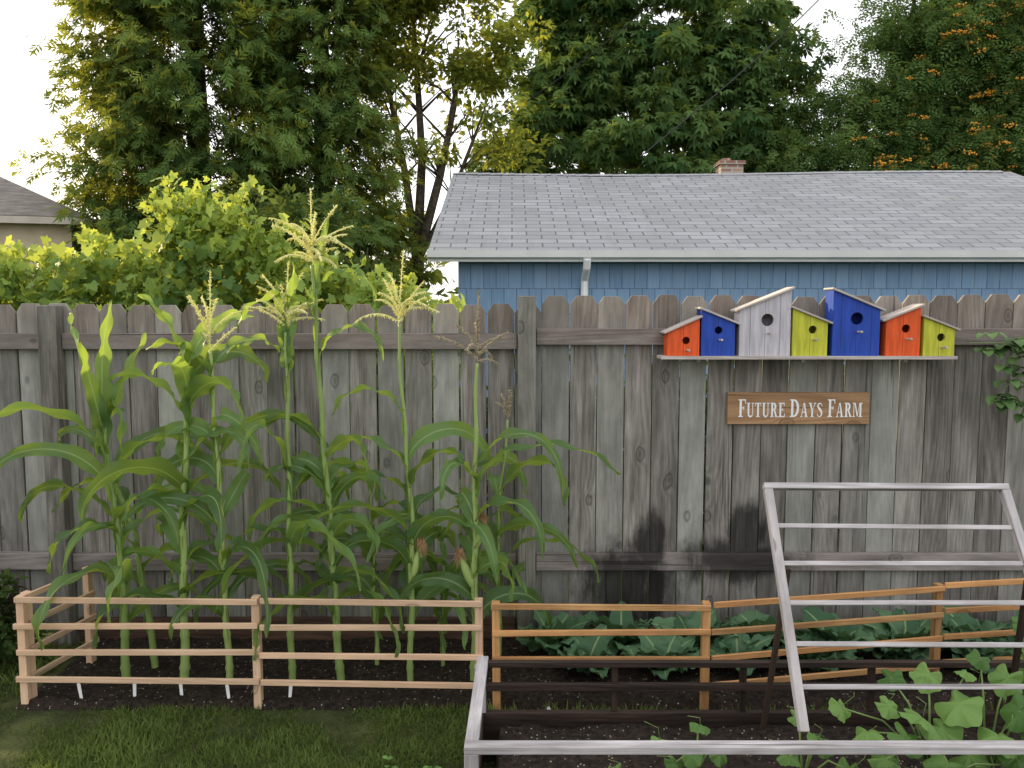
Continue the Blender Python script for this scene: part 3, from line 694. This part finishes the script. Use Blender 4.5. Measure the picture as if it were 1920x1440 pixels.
# grape vine
pts=[(-.12,-.12),(-.42,-.30),(-.55,.02),(-.42,.12),(-.62,.40),(-.34,.48),(-.26,.66),(0,.98),(.26,.66),(.34,.48),(.62,.40),(.42,.12),(.55,.02),(.42,-.30),(.12,-.12)]
tv=[(0,.0,0)]+[(x,y,-.22*(x*x+y*y)+(.05 if i%2 else -.03)) for i,(x,y) in enumerate(pts)]
tf=[[0,i+2,i+1] for i in range(len(pts)-1)]
def vprof(x):
    xs=[-4.6,-3.5,-3.1,-2.8,-2.45,-2.28,-2.1,-1.9,-1.72,-1.55,-1.3,-1.1,-.9,-.6,-.35]; zs=[2.1,2.14,2.10,2.14,2.12,2.44,2.38,2.36,2.22,2.10,2.06,1.95,1.84,1.78,1.72]
    return np.interp(x,xs,zs)
e=thing('grape_vine','bright green grape vine hedge glowing in low sun','vine',(-2.2,5.6,0))
N=10500; X=rng.uniform(-4.6,-.35,N)
tp=vprof(X)+np.array([.20*mn.noise((a*4.0,0,0))+.14*mn.noise((a*11,3,0)) for a in X])
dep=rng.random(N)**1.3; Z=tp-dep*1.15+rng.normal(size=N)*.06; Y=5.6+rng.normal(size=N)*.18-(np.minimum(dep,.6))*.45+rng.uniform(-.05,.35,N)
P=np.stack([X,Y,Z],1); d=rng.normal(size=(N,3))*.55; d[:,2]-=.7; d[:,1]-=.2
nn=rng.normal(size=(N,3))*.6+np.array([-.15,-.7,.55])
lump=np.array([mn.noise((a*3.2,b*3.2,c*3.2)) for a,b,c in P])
T=np.clip(.62+lump*.8+rng.uniform(-.25,.25,N)-1.1*dep,0,1)  # sunny glow painted into leaf tone: bright at the top, darker further down
keep=lump>-.25
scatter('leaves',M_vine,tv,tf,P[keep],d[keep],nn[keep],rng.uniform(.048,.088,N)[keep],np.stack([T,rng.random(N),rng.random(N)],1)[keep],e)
mb=MB(); tips=[]
for _ in range(120):
    x=random.uniform(-3.7,-.5)
    if random.random()<.45: x=random.uniform(-2.38,-1.6)
    if random.random()<.2: x=random.uniform(-1.2,-.45)
    z=float(vprof(x))
    p0=Vector((x,5.5,z-.25));l=random.uniform(.0,.32)*(1 if -2.4<x<-1.6 else .6); p2=p0+Vector((random.uniform(-.22,.28),random.uniform(-.15,.1),.22+l)); p1=p0.lerp(p2,.5)+Vector((0,0,.05))
    mb.tube([p0,p1,p2],[.004,.003,.0015],4)
    for k in range(9): tips.append(p0.lerp(p1,k/8)+Vector((random.uniform(-.06,.06),random.uniform(-.06,.06),0))); tips.append(p1.lerp(p2,k/8.3)+Vector((random.uniform(-.04,.04),random.uniform(-.04,.04),0)))
mb.build('stems',simple('vine_stem',(.10,.10,.03),(.16,.15,.05),20),e)
P=np.array([tuple(q) for q in tips]);n=len(P)
d=rng.normal(size=(n,3))*.8;nn=rng.normal(size=(n,3))*.6+np.array([0,-.5,.5])
scatter('shoot_leaves',M_vine,tv,tf,P,d,nn,rng.uniform(.030,.070,n),np.stack([rng.uniform(.6,1,n),rng.random(n),rng.random(n)],1),e)

# power lines
M_cable=simple('black_cable',(.02,.02,.02),(.03,.03,.03),5,.6,0)
for a,b,sg in (((7.3,14.2,9.3),(1.9,12.2,4.05),.25),((3.4,17.5,8.6),(-1.2,18.0,5.4),.2)):
    mb=MB();a=Vector(a);b=Vector(b)
    mb.tube([a.lerp(b,i/14)-Vector((0,0,sg*math.sin(math.pi*i/14))) for i in range(15)],.010,5)
    tag(mb.build('power_line',M_cable),'thin black overhead cable crossing before trees','cable')

# ---------------------------------------------------------------- corn
M_corn=leafmat('corn_leaf',(.026,.072,.025),(.12,.215,.065),(.80,1.0,.12),.36,.5,.35,veins=True)
M_stalk=leafmat('corn_stalk',(.20,.30,.08),(.38,.48,.16),(.4,.5,.1),.12,.5,.4)
M_tassel=leafmat('corn_tassel',(.88,.83,.40),(.96,.95,.60),(1.0,.98,.45),.45,.7,.2)
M_dull=leafmat('dry_tassel',(.36,.30,.20),(.52,.44,.30),(.5,.42,.25),.3,.7,.2)
M_silk=simple('corn_silk',(.24,.12,.06),(.42,.24,.13),30,.8,.1)
def corn(path,leaves,tassel=None,ears=(),label='tall green corn plant',r0=.0135,seed=1,dull=False):
    random.seed(seed); r0*=1.2
    pts=[Vector(p) for p in path]
    e=thing('corn_plant',label,'corn',tuple(pts[0]),'corn plants growing in the bed')
    H=pts[-1].z
    def at(z):
        for a,b in zip(pts,pts[1:]):
            if z<=b.z: return a.lerp(b,(z-a.z)/(b.z-a.z))
        return pts[-1].copy()
    mb=MB(); pl=[];rd=[]
    nodes=[i*.16+.1 for i in range(int(H/.16)+1)]
    Z=.02
    while Z<H:
        nb=min(abs(Z-q) for q in nodes)
        pl.append(at(Z)+Vector((.004*math.sin(Z*14+seed),0,0))); rd.append((r0*(1-.60*Z/H))*(1.22 if nb<.012 else 1.0)); Z+=.02
    mb.tube(pl,rd,8); mb.build('stalk',M_stalk,e,smooth=True)
    mb=MB()
    for (z,az,L,e0,e1,W,roll) in leaves:
        p=at(z); c=(random.uniform(.0,.9),random.random(),random.random())
        mb.ribbon(p-Vector((0,.004,.12)),az,.12,R(88),R(84),.036,prof='blade',seg=4,fold=-.3,c=c)
        mb.ribbon(p,az,L,R(e0),R(e1),W,seg=24,fold=.30,wave=.015,roll=roll,bend=random.uniform(.8,1.5),azbend=random.uniform(-1.3,1.3),c=c)
    mb.build('leaves',M_corn,e,smooth=True)
    if tassel:
        hgt,nbr,spread=tassel; mb=MB(); p=pts[-1]
        def spike(p0,d0,L,drp):
            d0=Vector(d0).normalized();q=p0.copy();pp=[q.copy()];n_=10
            for i in range(n_):
                d0=(d0+Vector((0,0,-drp/n_))).normalized();q=q+d0*(L/n_);pp.append(q.copy())
            mb.tube(pp,[.0022]*(n_)+[.001],4,(.5,.5,.5))
            for i in range(2,n_*3):
                a=pp[i//3];b=pp[min(i//3+1,n_)];c0=a.lerp(b,(i%3)/3)
                for _ in range(3):
                    dd=(d0*.9+Vector((random.uniform(-1,1),random.uniform(-1,1),random.uniform(-1.1,.2)))).normalized()
                    mb.box(c0,c0+dd*random.uniform(.008,.017),(dd.y,-dd.x,.1),.0052,.003,(random.uniform(.2,1),.5,.5),.3)
        spike(p,(random.uniform(-.08,.08),0,1),hgt,.05)
        for i in range(nbr):
            a=i*2.4+random.random()*1.5;up=random.uniform(.25,1.6)
            spike(p+Vector((0,0,hgt*.33*i/nbr)),(math.cos(a)*spread,math.sin(a)*spread*.8,up),hgt*random.uniform(.35,.72),random.uniform(.3,1.6))
        mb.build('tassel',M_dull if dull else M_tassel,e)
    for (z,az,L,ln) in ears:
        p=at(z);d=Vector((math.cos(az)*ln,math.sin(az)*ln-.05,1)).normalized();mb=MB()
        prof=[.35,.8,1,1,.85,.55,.22]
        mb.tube([p+d*(L*i/6) for i in range(7)],[.022*q for q in prof],10,(.8,.5,.5))
        for k in range(4): mb.ribbon(p+d*L*.05,az+k*1.6,L*.98,R(83),R(76),.04,seg=8,fold=.5,c=(.9,.5,.5))
        eo=mb.build('ear',M_stalk,e,smooth=True)
        mb=MB();tip=p+d*L
        for k in range(60):
            q=tip+Vector((random.uniform(-.018,.018),random.uniform(-.018,.018),random.uniform(.0,.035)));q2=q+Vector((random.uniform(-.025,.025),-.012,-random.uniform(.02,.07)))
            mb.tube([tip-d*.01,q,q2],[.0012,.0012,.0008],3)
        s_=mb.build('silk',M_silk,eo); s_.location=(0,0,0)
P_=math.pi
def rl(n,z0,z1,seed,Wm=.06,up=66):
    random.seed(seed);o=[]
    for i in range(n):
        z=z0+(z1-z0)*(i+random.random()*.8)/n
        az=(0 if (i+seed)%2 else P_)+random.uniform(-1.2,1.2)
        o.append((z,az,random.uniform(.40,.72),random.uniform(up-18,up+14),random.uniform(-112,-68),random.uniform(.85,1.5)*Wm*1.25,random.uniform(-2.0,2.0)))
    return o
Yc=3.62
corn([(-1.80,Yc,0),(-1.80,Yc,.6),(-1.86,Yc,1.30)],
  [(1.28,P_*.62,.55,84,62,.095,1.2),(1.22,P_*.95,.62,74,40,.100,1.4),(1.2,.4,.50,74,58,.08,-1.3),(1.15,P_*1.3,.50,80,60,.09,.9),(1.10,P_+.15,.70,58,-70,.085,.8),(.80,P_,.68,50,-80,.080,1.0),(.98,.1,.55,66,-85,.08,-.6)]+rl(9,.25,1.0,3),None,(),'young corn plant with broad upright leaves',.017,3)
corn([(-1.72,3.76,0),(-1.80,3.76,.7),(-1.98,3.76,1.25)],rl(8,.3,1.25,4,.055),None,(),'leaning corn plant with long drooping leaves',.014,4)
corn([(-1.53,Yc,0),(-1.51,Yc,.8),(-1.46,Yc,1.5)],
  [(1.46,.15,.50,84,-20,.120,.9),(1.44,P_-.2,.46,82,35,.095,1.0),(1.40,.5,.58,78,-75,.130,1.2),(1.30,-.3,.58,70,-85,.115,-.9),(1.25,P_+.3,.50,72,-40,.09,.8),(1.36,-1.2,.40,80,-40,.11,.4),(.95,P_*1.30,.60,50,-98,.125,1.3),(1.05,0.1,.55,64,-85,.08,.7)]+rl(9,.3,1.05,6,.065),None,(),'leafy corn plant with broad arching leaves',.018,5)
corn([(-1.32,Yc,0),(-1.335,Yc,.8),(-1.36,Yc,1.58)],rl(10,.3,1.3,8,.055)+[(1.48,.2,.45,70,-50,.08,.7),(1.42,P_,.4,75,-40,.07,.7)],(.36,9,.5),((.76,P_,.14,.22),),'corn plant with yellow tassel and small ear',.014,6)
corn([(-1.03,Yc,0),(-1.02,Yc,.9),(-1.015,Yc,1.68)],rl(6,.3,1.10,11,.05)+[(1.50,.2,.48,88,78,.095,1.3),(1.45,P_,.44,88,82,.085,1.2),(1.58,1.2,.30,85,20,.06,.9)],(.30,15,.75),(),'straight corn plant with glowing sunlit tassel',.014,7)
corn([(-.80,Yc,0),(-.83,Yc,.7),(-.87,Yc,1.4),(-.89,Yc,1.97)],rl(15,.3,1.15,14,.060)+[(1.8,.5,.40,84,66,.06,.9),(1.72,P_,.45,70,-75,.055,.5),(1.55,0,.50,66,-85,.055,.5),(1.85,.0,.42,55,-88,.04,.3)],(.33,20,.85),(),'tallest corn plant with large golden tassel',.016,8)
corn([(-.475,Yc,0),(-.46,Yc,.8),(-.50,Yc,1.42),(-.51,Yc,1.70)],rl(11,.3,1.15,17,.052)+[(1.3,P_,.42,55,-80,.05,.5)],(.33,13,.65),((.52,.3,.17,.30),),'slim corn plant with sunlit tassel and ear',.013,9)
corn([(-.175,Yc,0),(-.17,Yc,.7),(-.165,Yc,1.3),(-.155,Yc,1.53)],rl(9,.3,1.1,21,.058)+[(1.05,.05,.72,28,-50,.05,.4),(.8,-.2,.55,55,-95,.085,.4)],(.32,9,.6),((.47,P_-.1,.18,.42),(.66,.4,.15,.25)),'corn plant with dull brown tassel and silky ears',.016,10,True)
corn([(-.06,3.80,0),(-.07,3.80,.7),(-.02,3.80,1.25)],rl(7,.25,.95,25,.05),(.14,4,.3),(),'short slender corn plant near the fence post',.009,11,True)
corn([(-.66,3.80,0),(-.68,3.80,.95)],rl(8,.2,.9,29,.055),None,(),'short leafy corn plant close to the fence',.010,12)
corn([(-.34,3.78,0),(-.33,3.78,.75)],rl(8,.15,.75,37,.052),None,(),'short leafy corn plant close to the fence',.009,14)

# ---------------------------------------------------------------- collards
M_col=leafmat('collard_leaf',(.040,.100,.048),(.12,.22,.11),(.22,.40,.10),.2,.6,.25,veins=True)
random.seed(40)
for row,(cy0,xs_) in enumerate(((3.88,(.20,.55,.90,1.25,1.60,1.95,2.3,2.6)),(3.68,(.36,.72,1.08,1.45,1.85,2.22)))):
  for cx in xs_:
    cy=cy0+random.uniform(-.04,.04)+(.06 if row and cx>1.5 else 0); mb=MB()
    n_=random.randint(13,17); hs_=.88 if row==0 else .68
    for i in range(n_):
        az=i*2.4+random.uniform(-.3,.3); L=random.uniform(.22,.36)*hs_; f=i/n_
        mb.ribbon((cx,cy,.04+f*.03),az,L,R(40+32*f),R(-25+45*f),random.uniform(.14,.21)*hs_,prof='round',seg=12,fold=.22,wave=.014,bend=1.2,roll=random.uniform(-.5,.5),c=(random.random(),random.random(),.5))
    tag(mb.build('collard_plant',M_col,smooth=True),'blue green collard plant with broad rounded leaves','collard','collard plants in the bed')

# ---------------------------------------------------------------- squash / cucumber
M_sq=leafmat('squash_leaf',(.07,.16,.035),(.20,.34,.09),(.42,.60,.10),.32,.5,.3)
M_sqs=leafmat('squash_stem',(.18,.27,.08),(.28,.38,.14),(.3,.4,.1),.1,.5,.3)
def lobed(mb,p,rad,nrm,dr):
    n_=Vector(nrm).normalized();y_=Vector(dr);y_=(y_-n_*y_.dot(n_)).normalized();x_=y_.cross(n_)
    K=50;b=len(mb.v);c=(random.random(),random.random(),.5);ph=random.random()*6
    mb.v.append(p); sq=random.uniform(.8,1.0)
    for ring in (.33,.67,1):
        for k in range(K):
            a=-P_+2*P_*(k+.5)/K
            rr=.86+.09*math.cos(5*a)+.03*math.cos(25*a)
            if abs(a)>2.7: rr*=1-.75*((abs(a)-2.7)/(P_-2.7))
            r_=rad*ring*(rr if ring==1 else (rr*.6+.36))
            x=math.sin(a)*r_;y=math.cos(a)*r_
            z=rad*(-.34*ring**2+.11*math.sin(3*a+ph)*ring+.07*math.cos(5*a)*ring+.05*math.sin(11*a+ph)*ring)
            mb.v.append(p+x_*x*sq+y_*(y)+n_*z)
    for k in range(K):
        k2=(k+1)%K
        mb.face([b,b+1+k2,b+1+k],[(0,0)]*3,c)
        for q in (0,1): mb.face([b+1+q*K+k,b+1+q*K+k2,b+1+(q+1)*K+k2,b+1+(q+1)*K+k],[(0,0)]*4,c)
def squash(base,stems,label,seed,name='squash_plant'):
    random.seed(seed); e=thing(name,label,'squash',base,'squash plants in the raised bed')
    ms=MB();ml=MB()
    for (p,rad) in stems:
        p=Vector(p);b=Vector(base)
        if p.z>.4: p.z=.4+(p.z-.4)*.6
        m_=b.lerp(p,.55)+Vector((0,0,.05))
        ms.tube([b,m_,p],[.0045,.0035,.0025],6)
        lobed(ml,p,rad*.95,(random.uniform(-.6,.6),-.40+random.uniform(-.5,.4),.8),(random.uniform(-1,1),-.6,-.3))
    for k in range(5):
        p=Vector(stems[k%len(stems)][0]); p.z=min(p.z,.45); q=p+Vector((random.uniform(-.08,.08),-.02,random.uniform(.03,.08)))
        ms.tube([p,p.lerp(q,.5)+Vector((.02,0,.01)),q],.0012,4)
    ms.build('stems',M_sqs,e,smooth=True); ml.build('leaves',M_sq,e,smooth=True)
squash((1.45,2.66,.18),[((1.12,2.62,.42),.05),((1.18,2.56,.36),.065),((1.27,2.60,.45),.05),((1.36,2.55,.42),.08),((1.45,2.70,.55),.07),((1.50,2.60,.46),.090),((1.22,2.50,.30),.07),((1.40,2.46,.31),.08),((1.56,2.66,.60),.045),((1.33,2.72,.52),.055),((1.44,2.58,.36),.08),((1.30,2.52,.36),.07)],'climbing squash plant with broad lobed yellow green leaves',51)
squash((1.62,2.62,.18),[((1.58,2.50,.38),.085),((1.68,2.55,.46),.08),((1.55,2.46,.28),.075),((1.70,2.66,.56),.07),((1.64,2.72,.64),.05),((1.76,2.60,.42),.08),((1.50,2.52,.30),.07),((1.62,2.47,.32),.075),((1.72,2.50,.34),.07)],'climbing squash plant with broad lobed yellow green leaves',52)
squash((.62,2.60,.18),[((.50,2.60,.31),.04),((.60,2.56,.28),.05),((.64,2.62,.35),.045),((.55,2.58,.24),.045),((.70,2.58,.27),.045)],'young squash seedling with rounded leaves',53)
squash((.98,2.58,.18),[((.92,2.55,.28),.045),((1.02,2.56,.33),.045),((1.06,2.62,.28),.05),((.98,2.66,.36),.035),((1.10,2.50,.26),.055)],'young squash seedling with rounded leaves',54)
squash((.28,2.52,.18),[((.20,2.50,.21),.035),((.30,2.50,.22),.04),((.36,2.54,.23),.035)],'tiny squash seedling in dark soil',55)
squash((1.30,2.50,.18),[((1.12,2.47,.25),.06),((1.22,2.48,.27),.06),((1.30,2.46,.25),.07),((1.42,2.48,.25),.07),((1.75,2.47,.26),.08),((1.66,2.46,.3),.07)],'trailing squash plant with lobed leaves',56)

# bramble hanging over fence
M_br=leafmat('bramble_leaf',(.05,.11,.035),(.15,.26,.08),(.3,.45,.08),.3,.5,.35)
e=thing('bramble_vine','bramble vine with toothed green leaves hanging over fence','vine',(2.6,4.05,1.7))
random.seed(61); ms=MB();ml=MB()
for path in ([(2.85,4.0,1.65),(2.6,3.98,1.63),(2.42,3.97,1.60),(2.26,3.97,1.60)],[(2.85,4.0,1.6),(2.58,3.97,1.50),(2.44,3.96,1.38),(2.40,3.96,1.26)],[(2.85,3.98,1.5),(2.58,3.95,1.38),(2.5,3.95,1.2)],[(2.7,4.0,1.7),(2.5,3.96,1.60),(2.42,3.95,1.48)]):
    ms.tube(path,[.005,.004,.003,.002][:len(path)],5)
    for a,b in zip(path,path[1:]):
        for k in range(5):
            q=Vector(a).lerp(Vector(b),k/5)+Vector((random.uniform(-.04,.04),random.uniform(-.05,0),random.uniform(-.06,.04)))
            for s_ in (-1,0,1):
                az=random.uniform(-.4,.4)-P_/2+s_*1.0
                ml.ribbon(q,az,random.uniform(.06,.095),R(random.uniform(-10,30)),R(-70),.055,prof='blade',seg=7,fold=.3,wave=.002,c=(random.random(),.5,.5))
ms.build('stems',M_sqs,e); ml.build('leaves',M_br,e,smooth=True)
e=thing('cucumber_plant','cucumber vine climbing beside the slatted panel','cucumber',(2.15,3.25,0))
ms=MB();ml=MB()
ms.tube([(2.15,3.25,0),(2.12,3.22,.3),(2.16,3.2,.55)],.004,5)
for k in range(14):
    lobed(ml,Vector((2.13+random.uniform(-.12,.12),3.2+random.uniform(-.06,.04),.12+k*.032)),random.uniform(.03,.055),(random.uniform(-.3,.3),-.7,.6),(random.uniform(-1,1),0,-.5))
ms.build('stems',M_sqs,e); ml.build('leaves',M_sq,e,smooth=True)

# ---------------------------------------------------------------- grass
M_grass=leafmat('grass_blade',(.055,.085,.024),(.16,.22,.06),(.24,.30,.06),.3,.6,.2,far=True)
gt=[(-.07,0,0),(.07,0,0),(.05,.5,.10),(-.05,.5,.10),(0,1,.38)]; gf=[[0,1,2],[0,2,3],[3,2,4]]
def grass(n,x0,x1,y0,y1,h):
    X=rng.uniform(x0,x1,n);Y=rng.uniform(y0,y1,n)
    den=np.array([mn.noise((a*2.2,b*2.2,0))+.7*mn.noise((a*7,b*7,1)) for a,b in zip(X,Y)])
    k=den>rng.uniform(-.75,.1,n); X=X[k];Y=Y[k];den=den[k];m_=len(X)
    d=rng.normal(size=(m_,3))*.55;d[:,2]=1
    nn=rng.normal(size=(m_,3));nn[:,2]*=.2
    T=np.clip(.45+den*.6+rng.uniform(-.35,.4,m_),0,1)
    return np.stack([X,Y,np.zeros(m_)],1),d,nn,rng.uniform(.5,1.3,m_)*h*(1+.6*np.clip(den,-.6,.6)),np.stack([T,rng.random(m_),rng.random(m_)],1)
ga=grass(72000,-3.0,-.16,2.1,3.41,.031); gb=grass(9000,-.16,2.9,3.03,3.36,.045); gc=grass(5000,-3.6,-2.25,3.4,4.1,.05)
gg=[np.concatenate(q) for q in zip(ga,gb,gc)]
tag(scatter('grass',M_grass,gt,gf,*gg),None,None,kind='stuff')
ml=MB();random.seed(70)
for k in range(190):
    x=-.34+random.gauss(0,.10);y=2.66+random.gauss(0,.10)
    if x>-.17: continue
    for s_ in range(3):
        ml.ribbon((x,y,random.uniform(.03,.06)),s_*2.1+k,.024,R(20),R(-10),.022,prof='blade',seg=4,fold=.1,c=(random.random(),.5,.5))
o=ml.build('clover_patch',M_sq); tag(o,None,None,kind='stuff')
